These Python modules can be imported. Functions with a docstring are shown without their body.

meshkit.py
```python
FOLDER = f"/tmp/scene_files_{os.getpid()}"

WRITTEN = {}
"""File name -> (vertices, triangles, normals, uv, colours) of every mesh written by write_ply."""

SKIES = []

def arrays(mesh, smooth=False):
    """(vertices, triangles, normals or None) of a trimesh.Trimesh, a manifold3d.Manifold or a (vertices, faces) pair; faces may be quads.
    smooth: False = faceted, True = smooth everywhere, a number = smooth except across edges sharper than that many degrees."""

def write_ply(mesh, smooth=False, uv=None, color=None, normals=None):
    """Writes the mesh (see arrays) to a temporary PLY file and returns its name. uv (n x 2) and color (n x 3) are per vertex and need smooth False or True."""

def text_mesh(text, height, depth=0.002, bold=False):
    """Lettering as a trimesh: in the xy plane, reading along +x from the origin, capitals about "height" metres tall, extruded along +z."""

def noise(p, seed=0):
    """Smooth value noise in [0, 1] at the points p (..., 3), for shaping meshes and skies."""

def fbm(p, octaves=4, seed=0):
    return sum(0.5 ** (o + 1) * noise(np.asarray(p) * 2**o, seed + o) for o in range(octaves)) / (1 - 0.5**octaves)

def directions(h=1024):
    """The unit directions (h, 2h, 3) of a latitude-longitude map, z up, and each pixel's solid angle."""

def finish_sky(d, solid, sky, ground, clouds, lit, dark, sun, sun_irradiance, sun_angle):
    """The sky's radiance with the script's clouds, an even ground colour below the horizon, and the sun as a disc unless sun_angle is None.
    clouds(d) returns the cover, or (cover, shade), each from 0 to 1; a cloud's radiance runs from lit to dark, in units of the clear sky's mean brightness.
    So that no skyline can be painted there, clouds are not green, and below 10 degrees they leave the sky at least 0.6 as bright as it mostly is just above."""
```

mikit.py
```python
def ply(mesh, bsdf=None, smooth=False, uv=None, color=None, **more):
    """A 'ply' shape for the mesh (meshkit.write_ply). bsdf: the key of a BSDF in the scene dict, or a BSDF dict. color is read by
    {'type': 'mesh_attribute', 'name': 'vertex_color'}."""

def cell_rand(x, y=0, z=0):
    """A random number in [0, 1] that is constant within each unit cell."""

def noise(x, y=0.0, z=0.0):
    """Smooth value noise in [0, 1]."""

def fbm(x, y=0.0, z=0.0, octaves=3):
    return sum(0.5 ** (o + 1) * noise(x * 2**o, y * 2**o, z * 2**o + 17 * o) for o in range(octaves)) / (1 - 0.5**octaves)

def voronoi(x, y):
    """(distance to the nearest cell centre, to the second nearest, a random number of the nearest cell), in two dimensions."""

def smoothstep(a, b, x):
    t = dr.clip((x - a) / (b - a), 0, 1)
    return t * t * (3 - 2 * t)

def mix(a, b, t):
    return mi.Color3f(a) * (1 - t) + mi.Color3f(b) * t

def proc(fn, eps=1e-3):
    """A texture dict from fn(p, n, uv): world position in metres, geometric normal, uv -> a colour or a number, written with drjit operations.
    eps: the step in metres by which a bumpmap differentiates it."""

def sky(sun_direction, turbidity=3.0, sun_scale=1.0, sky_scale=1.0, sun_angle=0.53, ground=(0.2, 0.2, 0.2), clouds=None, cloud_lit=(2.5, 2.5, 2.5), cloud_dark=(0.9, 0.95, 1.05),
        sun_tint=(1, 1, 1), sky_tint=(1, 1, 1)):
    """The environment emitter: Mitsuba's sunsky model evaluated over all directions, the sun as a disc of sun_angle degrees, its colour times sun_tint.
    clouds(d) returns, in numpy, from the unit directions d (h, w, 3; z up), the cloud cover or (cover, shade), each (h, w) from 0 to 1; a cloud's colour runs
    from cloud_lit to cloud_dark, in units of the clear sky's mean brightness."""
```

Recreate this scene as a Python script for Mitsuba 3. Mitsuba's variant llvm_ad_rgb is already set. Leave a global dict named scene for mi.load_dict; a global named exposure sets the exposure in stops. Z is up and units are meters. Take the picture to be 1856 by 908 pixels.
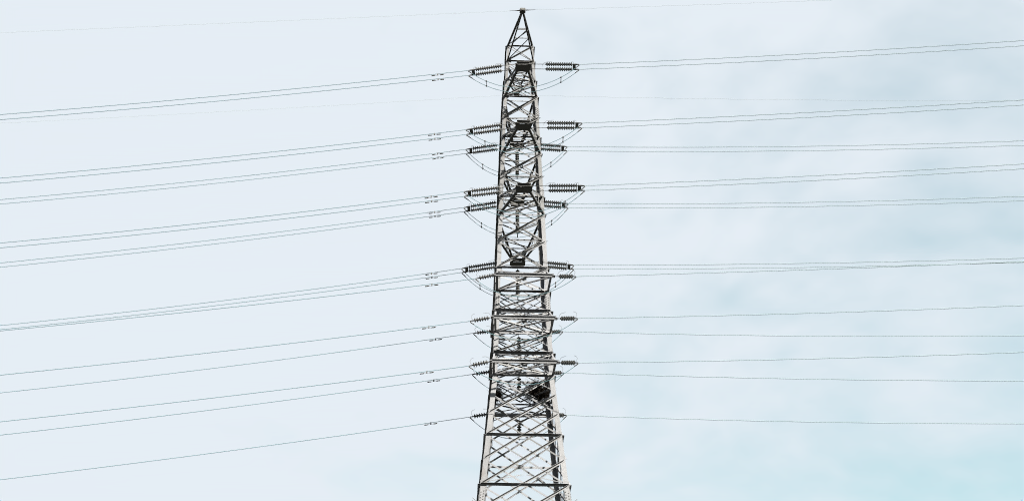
import math, random
import numpy as np
import trimesh
import mitsuba as mi
import drjit as dr
import mikit, meshkit

T = mi.ScalarTransform4f
scene, labels, counts = {}, {}, {}
rng = random.Random(7)
V = lambda *a: np.array(a, float)


def unit(v):
    return np.asarray(v, float) / np.linalg.norm(v)


# ------------------------------------------------------------------ camera, sky, exposure
EYE = V(0, -70.0, 1.6)
PITCH, ROLL, YAW = 0.58904, -0.0023, -0.00789
fw = V(math.sin(YAW) * math.cos(PITCH), math.cos(YAW) * math.cos(PITCH), math.sin(PITCH))
right = V(math.cos(YAW), -math.sin(YAW), 0)
up = np.cross(right, fw)
up = -right * math.sin(ROLL) + up * math.cos(ROLL)
scene['camera'] = {'type': 'perspective', 'fov': 41.63, 'fov_axis': 'x', 'near_clip': 0.1, 'far_clip': 6000.0,
                   'to_world': T().look_at(origin=EYE.tolist(), target=(EYE + fw).tolist(), up=up.tolist())}
exposure = 4.3
SUN = V(0.64, -0.72, 0.72)          # behind the viewer, to the right, high


def clouds(d):
    # a thin bright veil all over, worn through towards the east (right) with soft streaks
    x, y, z = d[..., 0], d[..., 1], d[..., 2]
    zz = np.maximum(z, 0.05)
    q = np.stack([x / (zz + 0.35), y / (zz + 0.35), zz * 0.3], -1)
    warp = meshkit.fbm(q * 2.0 + 5.0, 3, 3) - 0.5
    broad = meshkit.fbm(q * 1.7 + [3.1, 8.4, 1.0] , 3, 11)
    s = q + warp[..., None] * [0.55, 0.35, 0.1]
    fine = meshkit.fbm(s * [9.0, 14.0, 30.0] + 20.0, 6, 21)
    fine2 = meshkit.fbm(s * [26.0, 38.0, 80.0] + 60.0, 4, 41)
    east = np.clip(0.5 + 0.62 * (x * 0.92 - 0.58 * (z - 0.52)), 0, 1)
    thin = 1.05 * (east - 0.515) + 0.15 * (broad - 0.5) + (0.12 + 0.42 * east) * (fine - 0.5) + 0.20 * (fine2 - 0.5)
    thin = thin - 0.35 * np.clip((0.30 - z) / 0.25, 0, 1)      # the veil thickens towards the horizon
    cover = 1.0 - 0.80 * np.clip((thin + 0.02) / 0.40, 0, 1) ** 1.2
    shade = np.clip(0.12 * (meshkit.fbm(q * 3.0 + 40.0, 4, 31) - 0.40), 0, 1)
    return np.clip(cover, 0, 1), shade


scene['sky'] = mikit.sky(SUN, turbidity=3.0, sun_scale=1.0, sky_scale=1.0, sun_angle=1.0, ground=(0.035, 0.036, 0.03), clouds=clouds,
                         cloud_lit=(1.055, 1.145, 1.225), cloud_dark=(0.86, 1.03, 1.12), sky_tint=(0.665, 0.572, 0.353), sun_tint=(0.83, 0.98, 1.20))


# ------------------------------------------------------------------ materials
def bs(key, d):
    scene[key] = {'type': 'twosided', 'bsdf': d}


def steel_colour(base, spread):
    def f(p, n, uv):
        big = mikit.fbm(p.x * 0.9, p.y * 0.9, p.z * 0.5)
        fine = mikit.noise(p.x * 22, p.y * 22, p.z * 5)
        k = 1.0 + spread * (big - 0.5) * 2.0 + 0.12 * (fine - 0.5)
        rust = mikit.smoothstep(0.66, 0.8, mikit.fbm(p.x * 2.3 + 9, p.y * 2.3, p.z * 0.9 + 4)) * 0.25
        return mikit.mix(mi.Color3f(base[0], base[1], base[2]) * k, (0.065, 0.047, 0.038), rust)
    return mikit.proc(f)


for name, base in (('galvanised_steel', (0.098, 0.100, 0.113)), ('bright_steel', (0.114, 0.116, 0.131)), ('dull_steel', (0.074, 0.075, 0.083)), ('shaded_steel', (0.042, 0.042, 0.044))):  # the darkest tone has the shade of the upper tower put into its colour
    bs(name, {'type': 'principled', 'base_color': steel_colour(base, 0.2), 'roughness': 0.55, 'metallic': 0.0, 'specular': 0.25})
bs('zinc_fittings', {'type': 'principled', 'base_color': {'type': 'rgb', 'value': (0.045, 0.047, 0.05)}, 'roughness': 0.45, 'metallic': 0.3, 'specular': 0.4})
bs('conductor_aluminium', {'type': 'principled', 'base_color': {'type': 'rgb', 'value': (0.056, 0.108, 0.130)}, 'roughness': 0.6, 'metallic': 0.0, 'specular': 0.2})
bs('lit_conductor', {'type': 'principled', 'base_color': {'type': 'rgb', 'value': (0.135, 0.185, 0.205)}, 'roughness': 0.55, 'metallic': 0.0, 'specular': 0.25})  # paler copy for the right-hand wires: brighter light put into the colour
bs('earth_wire_steel', {'type': 'principled', 'base_color': {'type': 'rgb', 'value': (0.20, 0.23, 0.24)}, 'roughness': 0.6, 'metallic': 0.0, 'specular': 0.2})
bs('porcelain', {'type': 'principled', 'base_color': mikit.proc(lambda p, n, uv: mikit.mix((0.012, 0.013, 0.015), (0.030, 0.029, 0.028), mikit.noise(p.x * 9, p.y * 9, p.z * 9))), 'roughness': 0.42, 'metallic': 0.0, 'specular': 0.35})
bs('twigs', {'type': 'diffuse', 'reflectance': {'type': 'rgb', 'value': (0.016, 0.0135, 0.012)}})
bs('concrete', {'type': 'diffuse', 'reflectance': {'type': 'rgb', 'value': (0.32, 0.31, 0.29)}})
bs('field', {'type': 'diffuse', 'reflectance': mikit.proc(lambda p, n, uv: mikit.mix((0.026, 0.029, 0.024), (0.044, 0.043, 0.036), mikit.fbm(p.x * 0.25, p.y * 0.25, 0.0, 4)))})


# ------------------------------------------------------------------ mesh helpers
def new_key(base):
    n = counts.get(base, 0)
    counts[base] = n + 1
    return base if n == 0 else f'{base}_{n:03d}'


def add(base, mesh, mat, to_world=None, smooth=False):
    key = new_key(base)
    d = mesh if isinstance(mesh, dict) else mikit.ply(mesh, mat, smooth=smooth)
    scene[key] = d if to_world is None else {**d, 'to_world': to_world}
    return key


def thing(name, label, category, group=None):
    key = new_key(name)
    labels[key] = {'label': label, 'category': category}
    if group:
        labels[key]['group'] = group
    return key


def prism(poly, p0, p1, u, v):
    """a closed 2-D outline (convex or an L) carried from p0 to p1"""
    n = len(poly)
    ring = np.array([a * u + b * v for a, b in poly])
    vs = np.vstack([ring + p0, ring + p1])
    fs = []
    for i in range(n):
        j = (i + 1) % n
        fs += [[i, j, n + j], [i, n + j, n + i]]
    tri = [(0, 1, 2), (0, 2, 3), (0, 3, 4), (0, 4, 5)] if n == 6 else [(0, k, k + 1) for k in range(1, n - 1)]
    for a, b, c in tri:
        fs += [[a, c, b], [n + a, n + b, n + c]]
    m = trimesh.Trimesh(vs, np.array(fs), process=False)
    if m.volume < 0:
        m.invert()
    return m


def angle_bar(p0, p1, u, v, wu, wv, t):
    """rolled steel angle, heel on the line p0-p1, one flange along u and one along v"""
    p0, p1 = np.asarray(p0, float), np.asarray(p1, float)
    ax = unit(p1 - p0)
    u = unit(u - ax * (u @ ax))
    v = v - ax * (v @ ax)
    v = unit(v - u * (u @ v))
    return prism([(0, 0), (wu, 0), (wu, t), (t, t), (t, wv), (0, wv)], p0, p1, u, v)


def box(c, ax, ay, az, sx, sy, sz):
    m = trimesh.creation.box((sx, sy, sz))
    M = np.eye(4)
    M[:3, 0], M[:3, 1], M[:3, 2], M[:3, 3] = ax, ay, az, c
    m.apply_transform(M)
    return m


def tube(pts, r, n=6):
    pts = np.asarray(pts, float)
    k = len(pts)
    tan = np.gradient(pts, axis=0)
    tan /= np.linalg.norm(tan, axis=1)[:, None]
    ref = V(0, 0, 1) if abs(tan[:, 2]).max() < 0.95 else unit(V(0.3, 1, 0.1))
    a = np.cross(tan, ref)
    a /= np.linalg.norm(a, axis=1)[:, None]
    b = np.cross(a, tan)
    ang = np.arange(n) * 2 * np.pi / n
    rr = np.broadcast_to(np.asarray(r, float), (k,))
    vs = (pts[:, None] + rr[:, None, None] * (np.cos(ang)[None, :, None] * a[:, None] + np.sin(ang)[None, :, None] * b[:, None])).reshape(-1, 3)
    i, j = np.meshgrid(np.arange(k - 1), np.arange(n), indexing='ij')
    p, q = (i * n + j).ravel(), (i * n + (j + 1) % n).ravel()
    f = np.vstack([np.stack([p, q, q + n], 1), np.stack([p, q + n, p + n], 1)])
    caps = [[0, x + 1, x] for x in range(1, n - 1)] + [[(k - 1) * n, (k - 1) * n + x, (k - 1) * n + x + 1] for x in range(1, n - 1)]
    return trimesh.Trimesh(vs, np.vstack([f, caps]), process=False)


def rod(p0, p1, r, n=8):
    return tube([p0, p1], r, n)


def frame(o, z, s=1.0):
    """to_world that carries +z onto the direction z at the point o"""
    z = unit(z)
    x = unit(np.cross(V(0.0, 1.0, 0.03), z))
    y = np.cross(z, x)
    M = np.eye(4)
    M[:3, 0], M[:3, 1], M[:3, 2], M[:3, 3] = x * s, y * s, z * s, o
    return T(M.tolist())


# ------------------------------------------------------------------ ground
g = trimesh.creation.cylinder(4000, 0.5, sections=96)
g.apply_translation((0, 0, -0.25))
scene['ground'] = mikit.ply(g, 'field')
labels['ground'] = {'label': 'dark open field under the transmission tower', 'category': 'ground', 'kind': 'structure'}

# ------------------------------------------------------------------ the tower: x along the line, y away from the viewer, z up
TY = 0.05278
CT, ST = math.cos(TY), math.sin(TY)


def W(x, y, z):
    return V(CT * x - ST * y, ST * x + CT * y, z)


def D(x, y, z=0.0):
    return W(x, y, z)


PROFILE = [(0.0, 5.22), (30.65, 2.475), (33.16, 2.225), (36.1, 1.955), (38.6, 1.755), (41.49, 1.68), (44.38, 1.595), (46.1, 1.535), (48.1, 1.475),
           (50.14, 1.428), (52.24, 1.365), (55.03, 1.28), (58.0, 1.19), (59.91, 1.12), (61.4, 1.03), (63.2, 0.935), (64.62, 0.90)]


def half(z):
    return float(np.interp(z, [p[0] for p in PROFILE], [p[1] for p in PROFILE]))


def leg_w(z):
    return float(np.interp(z, [0, 30, 38, 45, 55, 65], [0.34, 0.30, 0.275, 0.25, 0.215, 0.15]))


tower = thing('transmission_tower', 'tall galvanised steel lattice tower carrying two sets of power lines', 'transmission tower')
STEEL = 'galvanised_steel'
HIGH_SHADED = ['dull_steel'] * 3 + ['shaded_steel'] * 4 + ['galvanised_steel']  # upper bracing mix: mostly darker tones, shade painted into the steel
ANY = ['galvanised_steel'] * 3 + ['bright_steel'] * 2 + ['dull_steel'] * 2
FACES = [(V(0, -1), V(1, 0)), (V(1, 0), V(0, 1)), (V(0, 1), V(-1, 0)), (V(-1, 0), V(0, -1))]   # outward normal, left-to-right seen from outside

# legs: one continuous run of angles per corner, spliced where the taper changes
CUTS = [0.0, 6, 12, 18.4, 25.0, 30.9, 38.6, 44.38, 50.14, 55.03, 59.91, 63.2, 64.72]
SPLICES = [30.75, 39.9, 43.6, 51.9, 58.7]
for sx, sy in ((-1, -1), (1, -1), (1, 1), (-1, 1)):
    parts, upper = [], []
    for z0, z1 in zip(CUTS[:-1], CUTS[1:]):
        b0, b1 = half(z0), half(z1)
        w = leg_w((z0 + z1) / 2)
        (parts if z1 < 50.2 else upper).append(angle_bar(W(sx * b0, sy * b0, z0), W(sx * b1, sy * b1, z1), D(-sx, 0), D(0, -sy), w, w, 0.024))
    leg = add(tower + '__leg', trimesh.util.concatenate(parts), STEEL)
    add(tower + '__upper_leg', trimesh.util.concatenate(upper), 'dull_steel')  # darker tone: shade of the upper tower painted into the legs
    for zs in SPLICES:
        b, w = half(zs), leg_w(zs)
        ax = unit(W(sx * half(zs + .3), sy * half(zs + .3), zs + .3) - W(sx * half(zs - .3), sy * half(zs - .3), zs - .3))
        ln = 1.15 if zs < 45 else 0.8
        bolts = []
        for u, n in ((D(-sx, 0), D(0, sy)), (D(0, -sy), D(sx, 0))):
            n = unit(n - ax * (n @ ax))
            c = W(sx * b, sy * b, zs) + u * (w * 0.5) + n * 0.016
            add(leg + '__splice_plate', box(c, u, ax, n, w * 0.92, ln, 0.018), STEEL)
            for i in range(int(ln / 0.17)):
                for j in (-1, 1):
                    h = trimesh.creation.cylinder(0.032, 0.034, sections=6)
                    M = np.eye(4)
                    M[:3, 0], M[:3, 1], M[:3, 2], M[:3, 3] = u, ax, n, c + u * (j * w * 0.24) + ax * ((i + .5 + .22 * j) * 0.17 - ln / 2) + n * 0.02
                    h.apply_transform(M)
                    bolts.append(h)
        k = add(leg + '__bolt_set', trimesh.util.concatenate(bolts), 'zinc_fittings')
        labels[k] = {'kind': 'stuff'}
    for i in range(5):      # outward spikes of the climbing guard
        z = 30.42 - 0.16 * i
        p = W(sx * (half(z) - .02), sy * (half(z) - .02), z)
        add(leg + '__guard_spike', rod(p, p + D(sx * .34, sy * (.02 + .05 * i), .30), 0.02, 5), STEEL)
    f = trimesh.creation.cone(0.75, 1.6, sections=24)
    f = trimesh.intersections.slice_mesh_plane(f, [0, 0, -1], [0, 0, 0.7], cap=False)
    f.apply_translation(W(sx * 5.2, sy * 5.2, -0.3))
    add(tower + '__footing', f, 'concrete')


def face_pt(face, s, z, off=0.0):
    """a point of a face: s from -1 (left leg) to 1 (right leg) seen from outside, off outwards"""
    n, r = FACES[face]
    b = half(z)
    q = n * (b + off) + r * (s * b)
    return W(q[0], q[1], z)


def face_dirs(face):
    n, r = FACES[face]
    return D(n[0], n[1]), D(r[0], r[1])


def brace(face, s0, z0, s1, z1, w, outside, part='diagonal_brace', t=0.012):
    n, r = face_dirs(face)
    off = 0.028 if outside else -0.028
    p0, p1 = face_pt(face, s0, z0, off), face_pt(face, s1, z1, off)
    ax = unit(p1 - p0)
    down = np.cross(n, ax)
    if down[2] > 0:
        down = -down
    # flat flange hangs down in the face; the other one stands out (outside bars) or in (inside bars) along its top edge
    return add(tower + '__' + part, angle_bar(p0, p1, down, n if outside else -n, w * (1.0 if outside else 0.85), w * (1.1 if outside else 0.5), t), rng.choice(ANY if z0 < 47 else HIGH_SHADED))


def gusset(face, s, z, sw, sh):
    n, r = face_dirs(face)
    c = face_pt(face, s, z, 0.014) - r * (np.sign(s) * sw * 0.42)
    add(tower + '__gusset_plate', box(c, r, np.cross(n, r), n, sw, sh, 0.012), STEEL)


UP = [44.38, 46.1, 48.1, 50.14, 51.5, 53.2, 55.03, 56.4, 58.1, 59.91, 61.4, 63.2, 64.62]
for face in range(4):
    for i, (z0, z1) in enumerate(zip(UP[:-1], UP[1:])):
        w = 0.10 if z0 < 60 else 0.07
        brace(face, -0.96, z0 + .05, 0.96, z1 - .05, w, True)
        brace(face, 0.96, z0 + .05, -0.96, z1 - .05, w * 0.9, False)
    for z in (46.1, 50.14, 51.5, 55.03, 56.4, 59.91, 61.4, 63.2):
        brace(face, -1, z, 1, z, 0.075 if z > 50 else 0.10, z not in (50.14, 55.03), 'horizontal_brace')
    brace(face, -1, 64.60, 1, 64.60, 0.08, True, 'horizontal_brace')
    for z in (48.1, 53.2, 58.1):
        brace(face, -1, z, 1, z, 0.05, False, 'horizontal_brace')
    # the middle part between the lower arms: crossed panels with a small diamond inside
    MID = [38.6, 40.1, 41.49, 43.0, 44.38]
    for z0, z1 in zip(MID[:-1], MID[1:]):
        brace(face, -0.97, z0 + .04, 0.97, z1 - .04, 0.085, True)
        brace(face, 0.97, z0 + .04, -0.97, z1 - .04, 0.085, False)
    for z in MID:
        brace(face, -1, z, 1, z, 0.15 if z in (40.1, 43.0) else 0.10, z not in (41.49,), 'horizontal_brace')
    for z0, z1 in ((38.6, 40.1), (41.49, 43.0)):
        brace(face, 0.0, z1, -0.97, z0 + .05, 0.06, False)
        brace(face, 0.0, z1, 0.97, z0 + .05, 0.06, False)
    for z in (40.1, 43.0):
        n, r = face_dirs(face)
    # the spreading lower part: double lattice, every bar crossing the middle at the node between
    LO = [38.6, 37.35, 36.1, 34.70, 33.16, 31.59, 30.05, 28.3, 26.3, 24.2, 21.9, 19.4, 16.6, 13.4, 9.8, 5.4, 0.6]
    for k in range(len(LO) - 2):
        w = 0.105
        brace(face, 0.97, LO[k] - .06, -0.97, LO[k + 2] + .06, w, True)
        brace(face, -0.97, LO[k] - .06, 0.97, LO[k + 2] + .06, w, False)
    for z in (34.70, 31.59, 28.3, 24.2, 19.4, 13.4):
        brace(face, -1, z, 1, z, 0.125, True, 'horizontal_brace')
    for k in (4, 6, 8):     # light stays from the leg to the middle of the bars
        zk = LO[k]
        for s in (-1, 1):
            brace(face, s, LO[k] - .1, s * 0.5, LO[k] + (LO[k - 1] - LO[k]) * 0.55, 0.05, False, 'secondary_brace')
            brace(face, s, LO[k + 1] + .1, 0.05 * s, LO[k + 1] + .62, 0.05, False, 'secondary_brace')
    for z in (64.5, 63.2, 59.91, 55.03, 50.14, 46.1, 44.38, 41.49, 38.6, 36.1, 34.7, 33.16, 31.59):
        for s in (-1, 1):
            gusset(face, s, z, 0.34, 0.30 if z > 45 else 0.42)
    for z in (34.70, 31.59):
        n, r = face_dirs(face)
        add(tower + '__gusset_plate', box(face_pt(face, 0, z - .03, 0.043), r, np.cross(n, r), n, 0.36, 0.26, 0.012), STEEL)

# level frames inside the body, seen from below
for z in (59.91, 55.03, 50.14, 44.38, 41.49, 38.6, 37.35):
    b = half(z) - 0.05
    for s in (-1, 1):
        p0, p1 = W(-b, -s * b, z - .03 * s), W(b, s * b, z - .03 * s)
        add(tower + '__plan_brace', angle_bar(p0, p1, np.cross(V(0, 0, 1), unit(p1 - p0)), V(0, 0, -1), 0.08, 0.06, 0.01), STEEL)
    if z < 45:
        for (x0, y0, x1, y1) in ((-b, 0, 0, -b), (0, -b, b, 0), (b, 0, 0, b), (0, b, -b, 0)):
            p0, p1 = W(x0, y0, z + .08), W(x1, y1, z + .08)
            add(tower + '__plan_brace', angle_bar(p0, p1, np.cross(V(0, 0, 1), unit(p1 - p0)), V(0, 0, -1), 0.07, 0.05, 0.01), STEEL)

# ------------------------------------------------------------------ cross arms
HU, HL, HP = [59.91, 55.03, 50.14], [44.38, 41.49, 38.60], 64.76
LU, LL, LP = 4.121, 3.273, 4.26


def arm_bar(arm, p0, p1, w, part, flat=V(0, 0, -1), side=None, t=0.014, steel=None):
    ax = unit(p1 - p0)
    v = np.cross(ax, flat) if side is None else side
    return add(arm + '__' + part, angle_bar(p0, p1, flat, v, w, w * (0.55 if part == 'chord' else 0.8), t), steel or rng.choice(ANY))


def long_arm(sg, z):
    """pointed arm of the upper circuits, sg -1 towards the viewer, +1 away"""
    arm = new_key(tower + '__cross_arm')
    b, bt, zt = half(z), half(z + 1.42), z + 1.42
    tw = 0.36
    bot, top = [], []
    DK = 'shaded_steel'  # arm steel darkened: shade on its underside put into the colour
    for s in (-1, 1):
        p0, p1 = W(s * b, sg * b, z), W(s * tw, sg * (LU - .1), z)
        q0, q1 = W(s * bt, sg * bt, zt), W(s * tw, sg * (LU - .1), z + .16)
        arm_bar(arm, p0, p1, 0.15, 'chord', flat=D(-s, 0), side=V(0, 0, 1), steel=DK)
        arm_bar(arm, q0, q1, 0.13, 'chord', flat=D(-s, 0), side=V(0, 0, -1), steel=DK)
        bot.append((p0, p1)); top.append((q0, q1))
    L = lambda e, t: e[0] * (1 - t) + e[1] * t
    ts = [0.0, 0.38, 0.72]
    for i, t in enumerate(ts[1:]):
        arm_bar(arm, L(bot[0], t), L(bot[1], t), 0.06, 'brace', flat=D(0, -sg), steel='dull_steel')
        a, c = (0, 1) if i % 2 == 0 else (1, 0)
        arm_bar(arm, L(bot[a], ts[i]), L(bot[c], t), 0.06, 'brace', flat=D(0, -sg), steel='dull_steel')
        arm_bar(arm, L(top[c], ts[i]), L(top[a], t), 0.055, 'brace', flat=D(0, -sg), steel='dull_steel')
        for s in (0, 1):
            arm_bar(arm, L(bot[s], t), L(top[s], t), 0.05, 'brace', flat=D(0, -sg), steel='dull_steel')
            arm_bar(arm, L(bot[s], t), L(top[s], ts[i]), 0.055, 'brace', flat=D(0, -sg), steel='dull_steel')
    ex, ey = D(1, 0), D(0, 1)
    for o in (-0.27, 0.27):    # two channels, open side outwards, joined below by a wide plate
        c = W(0, sg * LU + o, z + .02)
        sgn = np.sign(o)
        body = trimesh.util.concatenate([box(c, ex, ey, V(0, 0, 1), 0.84, 0.016, 0.20),
                                         box(c + ey * sgn * .058 + V(0, 0, .092), ex, ey, V(0, 0, 1), 0.84, 0.10, 0.016),
                                         box(c + ey * sgn * .058 - V(0, 0, .092), ex, ey, V(0, 0, 1), 0.84, 0.10, 0.016)])
        add(arm + '__tip_beam', body, DK)
    for s in (-1, 1):
        add(arm + '__hanger_plate', box(W(s * .43, sg * LU, z + .0), ex, ey, V(0, 0, 1), 0.14, 0.62, 0.03), DK)
    add(arm + '__bottom_plate', box(W(0, sg * LU, z - .09), ex, ey, V(0, 0, 1), 0.82, 0.50, 0.014), DK)
    return arm


def short_arm(sg, z):
    """wide, square-ended arm of the lower circuits"""
    arm = new_key(tower + '__cross_arm')
    b, zt = half(z), z + 1.45
    bt, hw = half(zt), half(z) + 0.06
    for s in (-1, 1):
        arm_bar(arm, W(s * b, sg * b, z), W(s * hw, sg * LL, z), 0.13, 'chord', flat=D(-s, 0), side=V(0, 0, 1))
        arm_bar(arm, W(s * bt, sg * bt, zt), W(s * hw, sg * LL, z + .12), 0.10, 'chord', flat=D(-s, 0), side=V(0, 0, -1))
    ym = (b + LL) / 2
    bm = (b + hw) / 2
    arm_bar(arm, W(-b, sg * b, z - .02), W(hw, sg * LL, z - .02), 0.08, 'brace', flat=D(0, -sg))
    arm_bar(arm, W(b, sg * b, z + .03), W(-hw, sg * LL, z + .03), 0.08, 'brace', flat=D(0, -sg))
    for s in (-1, 1):
        arm_bar(arm, W(s * bm, sg * ym, z), W(s * (bt + hw) / 2, sg * (bt + LL) / 2, (zt + z) / 2), 0.06, 'brace', flat=D(0, -sg))
    arm_bar(arm, W(-bt, sg * bt, zt - .05), W(hw * .95, sg * LL, z + .16), 0.06, 'brace', flat=D(0, -sg))
    arm_bar(arm, W(bt, sg * bt, zt - .08), W(-hw * .95, sg * LL, z + .19), 0.06, 'brace', flat=D(0, -sg))
    ex, ey, ez = D(1, 0), D(0, 1), V(0, 0, 1)
    c = W(0, sg * (LL + .02), z + .02)
    ln = 2 * hw + 0.22
    add(arm + '__tip_beam', trimesh.util.concatenate([box(c, ex, ey, ez, ln, 0.014, 0.214), box(c + ey * sg * .052 + ez * .10, ex, ey, ez, ln, 0.09, 0.014),
                                                      box(c + ey * sg * .052 - ez * .10, ex, ey, ez, ln, 0.09, 0.014)]), STEEL)
    for s in (-1, 1):
        add(arm + '__hanger_plate', box(W(s * (hw + .10), sg * LL, z + .02), ex, ey, ez, 0.16, 0.26, 0.03), STEEL)
    add(arm + '__hanger_plate', box(W(0, sg * (LL - .1), z - .15), ex, ey, ez, 0.30, 0.18, 0.03), STEEL)
    return arm


def peak_arm(sg):
    """earth wire arm at the very top"""
    arm = new_key(tower + '__earth_wire_arm')  # chords and braces darkened: shade seen from below painted into the steel
    b, bl = half(64.62), half(63.2)
    top, bot = [], []
    for s in (-1, 1):
        q0, q1 = W(s * b, sg * b, 64.62), W(s * .05, sg * LP, HP)
        p0, p1 = W(s * bl, sg * bl, 63.2), W(s * .05, sg * LP, HP - .10)
        arm_bar(arm, q0, q1, 0.13, 'chord', flat=D(-s, 0), side=V(0, 0, 1), steel='shaded_steel')
        arm_bar(arm, p0, p1, 0.09, 'chord', flat=D(-s, 0), side=V(0, 0, -1), steel='shaded_steel')
        top.append((q0, q1)); bot.append((p0, p1))
    L = lambda e, t: e[0] * (1 - t) + e[1] * t
    for t in (0.47, 0.64):
        arm_bar(arm, L(bot[0], t), L(bot[1], t), 0.045, 'brace', flat=D(0, -sg), steel='dull_steel')
    for (a, ta, c, tc) in ((0, 0, 1, .47), (0, .35, 1, .64), (0, .02, 1, .30)):
        arm_bar(arm, L(bot[a], ta), L(bot[c], tc), 0.05, 'brace', flat=D(0, -sg), steel='dull_steel')
    arm_bar(arm, L(top[0], .02), L(bot[1], .62), 0.05, 'brace', flat=D(0, -sg), steel='dull_steel')
    arm_bar(arm, L(top[0], .05), L(bot[1], .0), 0.045, 'brace', flat=D(0, -sg), steel='dull_steel')
    arm_bar(arm, L(top[1], .02), L(bot[1], .3), 0.05, 'brace', flat=D(0, -sg), steel='dull_steel')
    arm_bar(arm, L(top[0], .5), L(top[1], .5), 0.045, 'brace', flat=D(0, -sg), steel='dull_steel')
    ex, ey, ez = D(1, 0), D(0, 1), V(0, 0, 1)
    add(arm + '__tip_plate', trimesh.util.concatenate([box(W(0, sg * LP, HP - .04), ex, ey, ez, 0.34, 0.34, 0.16), box(W(-.13, sg * LP, HP - .06), ex, ey, ez, 0.12, 0.22, 0.24),
                                                       box(W(.13, sg * LP, HP - .06), ex, ey, ez, 0.12, 0.22, 0.24)]), 'shaded_steel')


for z in HU:
    long_arm(-1, z); long_arm(1, z)
for z in HL:
    short_arm(-1, z); short_arm(1, z)
peak_arm(-1); peak_arm(1)

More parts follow.
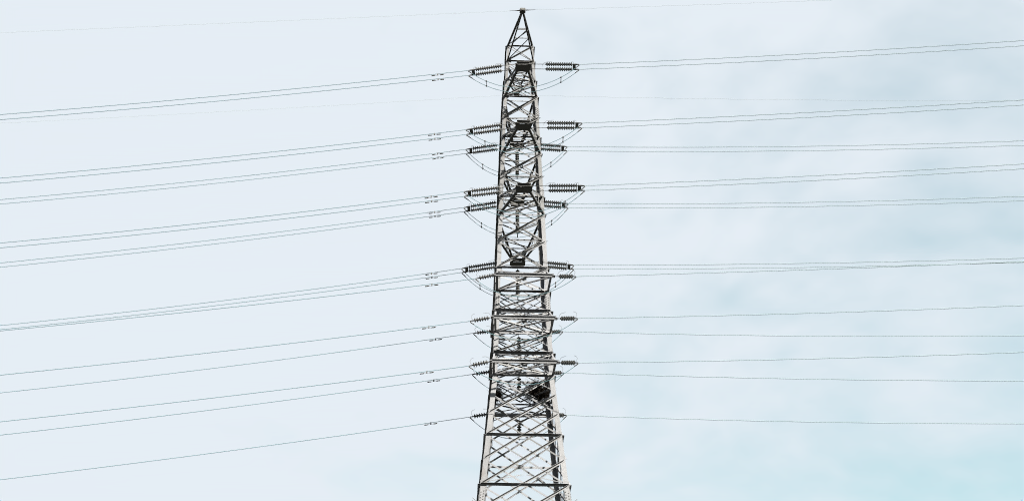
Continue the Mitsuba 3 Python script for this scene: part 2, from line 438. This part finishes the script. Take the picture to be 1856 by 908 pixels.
# ------------------------------------------------------------------ the lines: end of the string (distance from the arm axis, drop), slope, curvature
LINES = {'LNU0': (3.52, -0.73, -0.1992, 0.00082), 'LNU1': (3.58, -0.7, -0.204, 0.00087), 'LNU2': (3.63, -0.58, -0.2073, 0.00105),
         'LFU0': (3.54, -0.68, -0.2123, 0.00098), 'LFU1': (3.6, -0.74, -0.2154, 0.00091), 'LFU2': (3.66, -0.73, -0.2133, 0.001),
         'LNL0': (2.84, -0.29, -0.1852, 0.00069), 'LNL1': (3.12, -0.3, -0.1844, 0.00066), 'LNL2': (3.14, -0.33, -0.1818, 0.00059),
         'LFL0': (2.84, -0.16, -0.2025, 0.00083), 'LFL1': (2.87, -0.19, -0.1965, 0.00071), 'LFL2': (2.96, -0.21, -0.194, 0.00063),
         'LNE': (0.36, -0.07, -0.1161, 5e-05), 'LFE': (0.36, -0.14, -0.1304, 0.00025),
         'RNU0': (3.66, -0.63, -0.1118, 0.00069), 'RNU1': (3.69, -0.56, -0.0983, 0.00057), 'RNU2': (3.71, -0.48, -0.0922, 0.00066),
         'RFU0': (3.52, -0.79, -0.16, 0.00104), 'RFU1': (3.47, -0.73, -0.1418, 0.00097), 'RFU2': (3.71, -0.78, -0.122, 0.0007),
         'RNL0': (3.08, -0.4, -0.0899, 0.00041), 'RNL1': (3.1, -0.35, -0.0943, 0.00069), 'RNL2': (3.04, -0.34, -0.0924, 0.00067),
         'RFL0': (2.8, -0.25, -0.1424, 0.00087), 'RFL1': (2.8, -0.28, -0.1405, 0.00073), 'RFL2': (2.9, -0.28, -0.1366, 0.00085),
         'RNE': (0.36, -0.06, -0.1407, 0.00038), 'RFE': (0.36, -0.21, -0.1901, 0.00058)}
AZ = {'L': math.radians(184.0), 'R': math.radians(-10.0)}
SPAN = 95.0
DIRS = {k: V(math.cos(a), math.sin(a), 0) for k, a in AZ.items()}
NRM = V(0, 1, 0)
ORD = ['topmost', 'second', 'lowest']
SIDE = {'L': 'left', 'R': 'right'}
DEPTH = {'N': 'front', 'F': 'rear'}
WIRE, TWIN = 'conductor_aluminium', 0.235

prof = np.array([(0.0, 0.0), (0.022, 0.0), (0.022, 0.026), (0.066, 0.022), (0.122, 0.002), (0.137, 0.008), (0.134, 0.030), (0.098, 0.058), (0.062, 0.074), (0.054, 0.124), (0.034, 0.136), (0.0, 0.136)])
DISC = mikit.ply(trimesh.creation.revolve(prof, sections=20), 'porcelain', smooth=40)


def tip(key):
    sg = -1 if key[1] == 'N' else 1
    k = int(key[3])
    return (W(0, sg * LU, HU[k]) if key[2] == 'U' else W(0, sg * LL, HL[k])), sg, k


def wire_path(P0, key, off=0.0, span=SPAN, n=46):
    d = DIRS[key[0]]
    t0, z0, s, c = LINES[key]
    t = np.linspace(0, 1, n) ** 1.25 * span
    pts = P0 + (t0 + t)[:, None] * d + NRM * off
    pts[:, 2] = P0[2] + z0 + s * t + c * t * t
    return pts


def horn(string, pts):
    pts = np.asarray(pts)
    # rounded by corner cutting
    for _ in range(2):
        q = [pts[0]]
        for a, b in zip(pts[:-1], pts[1:]):
            q += [a * .75 + b * .25, a * .25 + b * .75]
        pts = np.array(q + [pts[-1]])
    add(string + '__arcing_horn', tube(pts, 0.009, 5), 'zinc_fittings')


def tension_string(key):
    P0, sg, k = tip(key)
    s = -1 if key[0] == 'L' else 1
    E = wire_path(P0, key)[0]
    name = f'{ORD[k]} {DEPTH[key[1]]} {"upper" if key[2] == "U" else "lower"} arm'
    ez = V(0, 0, 1)
    if key[2] == 'U':
        st = thing('insulator_string', f'double string of dark insulator discs pulling {SIDE[key[0]]} from {name}', 'insulator string', 'double tension strings of the upper arms')
        A = P0 + D(s * .40, 0, 0.02)
        ax = unit(E - A)
        length = np.linalg.norm(E - A)
        d1 = length - 0.50
        d0 = d1 - 12 * 0.146
        up_ = unit(ez - ax * (ez @ ax))
        for o in (-TWIN, TWIN):
            add(st + '__link_rod', rod(A + NRM * o, A + NRM * o + ax * d0, 0.018), 'zinc_fittings')
            for i in range(12):
                add(st + '__disc', DISC, None, frame(A + NRM * o + ax * (d1 - i * 0.146), -ax))
            add(st + '__link_rod', rod(A + NRM * o + ax * (d1 - .02), A + NRM * o + ax * (d1 + .09), 0.026), 'zinc_fittings')
            add(st + '__clamp', tube([A + NRM * o + ax * (d1 + .10), A + NRM * o + ax * (d1 + .22), E + NRM * o - ax * .02], [0.05, 0.055, 0.032], 8), 'zinc_fittings')
        c = A + ax * (d1 + .07)
        add(st + '__yoke_plate', prism([(-.30, 0), (.30, 0), (.30, .07), (.20, .20), (-.20, .20), (-.30, .07)][:4] + [(-.20, .20), (-.30, .07)], c - up_ * .011, c + up_ * .011, NRM, ax), 'zinc_fittings')
        horn(st, [A + ax * (d0 - .22), A + ax * (d0 - .18) + up_ * .36, A + ax * (d0 + .36) + up_ * .42])
        horn(st, [c, c + up_ * .34 + ax * .04, c + up_ * .44 - ax * .10, c + up_ * .34 - ax * .20])
    else:
        st = thing('insulator_string', f'single string of six insulator discs pulling {SIDE[key[0]]} from {name}', 'insulator string', 'single tension strings of the lower arms')
        A = P0 + D(s * (half(HL[k]) + .15), 0, 0.02)
        ax = unit(E - A)
        length = np.linalg.norm(E - A)
        d1 = length - 0.26
        d0 = d1 - 6 * 0.15
        up_ = unit(ez - ax * (ez @ ax))
        add(st + '__link_rod', rod(A, A + ax * max(d0, .06), 0.018), 'zinc_fittings')
        for i in range(6):
            add(st + '__disc', DISC, None, frame(A + ax * (d1 - i * 0.15), -ax))
        add(st + '__clamp', tube([A + ax * (d1 - .01), A + ax * (d1 + .1), E], [0.03, 0.042, 0.026], 8), 'zinc_fittings')
        horn(st, [A + ax * (d0 - .10), A + ax * (d0 - .06) + up_ * .34, A + ax * (d0 + .28) + up_ * .40])
        horn(st, [A + ax * (d1 + .08), A + ax * (d1 + .16) + up_ * .26, A + ax * (d1 + .02) + up_ * .42, A + ax * (d1 - .12) + up_ * .44])


def conductors(key):
    P0, sg, k = tip(key)
    arm = f'{ORD[k]} {DEPTH[key[1]]} {"upper" if key[2] == "U" else "lower"} arm'
    side = SIDE[key[0]]
    offs = (-TWIN, TWIN) if key[2] == 'U' else (0.0,)
    for o in offs:
        if o:
            which = 'nearer (upper in view)' if o < 0 else 'farther (lower in view)'
            lab, grp = f'{which} wire of the twin pair running {side} from {arm}', 'twin conductors of the upper circuits'
        else:
            lab, grp = f'single wire running {side} from the {arm}', 'single conductors of the lower circuits'
        w = thing('overhead_conductor', lab, 'power line', grp)
        scene[w] = mikit.ply(tube(wire_path(P0, key, o), 0.0165, 6), WIRE if key[0] == 'L' else 'lit_conductor', smooth=True)
        if key[0] == 'L':
            i0 = 1.95 if key[2] == 'U' else (2.55 if key == 'LNL0' else 2.35)
            pts = wire_path(P0, key, o, span=4.0, n=81)
            t = np.linspace(0, 1, 81) ** 1.25 * 4.0
            at = lambda x: V(*[np.interp(x, t, pts[:, q]) for q in range(3)])
            lab2 = f'small two-weight damper clamped to the {"" if not o else ("nearer " if o < 0 else "farther ")}{"single" if not o else "twin"} wire left of {arm}'
            dm = thing('vibration_damper', lab2, 'damper', 'vibration dampers on the left-hand wires')
            c = at(i0)
            drop = V(0, 0, -.10)
            add(dm + '__clamp', box(c + drop * .45, unit(at(i0 + .1) - c), NRM, V(0, 0, 1), 0.07, 0.05, 0.14), 'zinc_fittings')
            a, b = at(i0 - .34) + drop, at(i0 + .34) + drop
            m = (a + b) / 2
            add(dm + '__messenger_cable', tube([a + V(0, 0, -.02), m, b + V(0, 0, -.02)], 0.008, 5), 'zinc_fittings')
            for e in (a, b):
                q = unit(m - e)
                add(dm + '__weight', tube([e - q * .05, e - q * .03, e + q * .17, e + q * .20], [0.018, 0.036, 0.032, 0.018], 8), 'zinc_fittings')


def jumper(kind, k):
    L_, R_ = 'L' + kind + str(k), 'R' + kind + str(k)
    P0, sg, _ = tip(L_)
    twin = kind[1] == 'U'
    arm = f'{ORD[k]} {DEPTH[kind[0]]} {"upper" if twin else "lower"} arm'
    jp = thing('jumper_loop', f'{"twin" if twin else "single"} jumper wire looping under {arm} from left string to right string', 'jumper cable',
               'jumper loops under the arms')
    depth = {'NU': 2.05, 'FU': 2.72, 'NL': 1.45, 'FL': 1.62}[kind]
    EL, ER = wire_path(P0, L_)[0], wire_path(P0, R_)[0]
    M = P0 + V(0, 0, -depth)
    s = np.linspace(-1, 1, 41)
    pts = np.where(s[:, None] < 0, M + (EL - M) * np.abs(s)[:, None], M + (ER - M) * np.abs(s)[:, None])
    p = np.abs(s) ** 2.35
    pts[:, 2] = M[2] + np.where(s < 0, EL[2] - .05 - M[2], ER[2] - .05 - M[2]) * p
    for o in ((-TWIN, TWIN) if twin else (0.0,)):
        add(jp + '__wire', tube(pts + NRM * o, 0.0165, 6), WIRE, smooth=True)
        for a in (0, -1):
            b = 3 if a == 0 else -4
            add(jp + '__end_lug', tube([pts[a] + NRM * o, (pts[a] * .5 + pts[b] * .5) + NRM * o], [0.034, 0.028], 6), 'zinc_fittings')
    if twin:
        for q in (-0.67, 0.67):
            c = V(*[np.interp(q, s, pts[:, j]) for j in range(3)])
            add(jp + '__spacer', trimesh.util.concatenate([rod(c - NRM * TWIN, c + NRM * TWIN, 0.02, 6), rod(c - NRM * (TWIN + .05) , c - NRM * (TWIN - .05), 0.045, 8), rod(c + NRM * (TWIN - .05), c + NRM * (TWIN + .05), 0.045, 8)]), 'zinc_fittings')
    if kind[0] == 'F':     # the rear loops are steadied by a hanging string
        hs = thing('insulator_string', f'vertical string of insulator discs hanging under {arm} to steady the jumper', 'insulator string', 'hanging strings under the rear arms')
        n, pitch = (12, 0.165) if twin else (6, 0.175)
        top = P0 + (V(0, 0, -.18) if twin else D(0, -.1, -.15))
        z0 = (top[2] - M[2]) - .22 - n * pitch
        add(hs + '__link_rod', rod(top, top - V(0, 0, max(z0, .05)), 0.018), 'zinc_fittings')
        for i in range(n):
            add(hs + '__disc', DISC, None, frame(top - V(0, 0, z0 + (i + 1) * pitch), V(0, 0.02, 1)))
        e = top - V(0, 0, z0 + n * pitch)
        add(hs + '__clamp', trimesh.util.concatenate([rod(e, M + V(0, 0, .02), 0.022, 6), rod(M - NRM * (TWIN if twin else .08), M + NRM * (TWIN if twin else .08), 0.032, 8)]), 'zinc_fittings')


for kind in ('NU', 'NL', 'FU', 'FL'):
    for k in range(3):
        for side in 'LR':
            key = f'{side}{kind}{k}'
            tension_string(key)
            conductors(key)
        jumper(kind, k)

for d in 'NF':
    P0 = W(0, (-1 if d == 'N' else 1) * LP, HP)
    for side in 'LR':
        w = thing('earth_wire', f'very thin earth wire running {SIDE[side]} from the {DEPTH[d]} peak arm', 'earth wire', 'earth wires at the tower top')
        scene[w] = mikit.ply(tube(np.vstack([P0 + V(0, 0, -.05), wire_path(P0, side + d + 'E')]), 0.005, 6), 'earth_wire_steel', smooth=True)
        c = wire_path(P0, side + d + 'E', n=200)
        add(tower + ('__earth_wire_arm' if d == 'N' else '__earth_wire_arm_001') + '__earth_wire_clamp', tube([P0 + V(0, 0, -.02), c[0], c[1], c[3]], [0.045, 0.035, 0.02, 0.012], 6), 'zinc_fittings')


# ------------------------------------------------------------------ crows' nests on the waist frame
def nest(label, c, rx, ry, rz, n, seed):
    r = np.random.default_rng(seed)
    key = thing('bird_nest', label, 'nest', None)
    ms = []
    for _ in range(n):
        ph, rad, h = r.uniform(0, 2 * np.pi), min(1.35, abs(r.normal(0, .62))), float(np.clip(r.normal(0, .5), -1, 1.25))
        rad *= math.sqrt(max(0.12, 1 - h * h * .8)) * (0.75 + 0.25 * h)
        p = c + V(rx * rad * math.cos(ph), ry * rad * math.sin(ph), rz * h)
        d = unit(V(-math.sin(ph), math.cos(ph), 0) * .7 + r.normal(0, .75, 3) * [1, 1, .8])
        l = r.uniform(.14, .36) * (2.0 if r.uniform() < .16 else 1)
        bend = r.normal(0, .05, 3)
        ms.append(tube([p - d * l, p + bend, p + d * l], [0.006, 0.012, 0.004], 3))
    add(key + '__twig_mass', trimesh.util.concatenate(ms), 'twigs')
    core = trimesh.creation.icosphere(subdivisions=3)
    core.vertices *= (V(rx, ry, rz) * .40) * (0.8 + 0.4 * meshkit.fbm(core.vertices * 3.0, 3, seed))[:, None]
    core.apply_translation(c)
    add(key + '__nest_bowl', core, 'twigs')
    labels[key + '__twig_mass'] = {'kind': 'stuff'}


nest('large dark bushy nest of twigs against the right rear leg at the tower waist', W(0.95, 1.15, 39.0), 0.84, 0.62, 0.54, 1900, 5)
nest('small dark clump of twigs against the left rear leg at the tower waist', W(-1.38, 1.35, 38.95), 0.28, 0.30, 0.32, 420, 9)
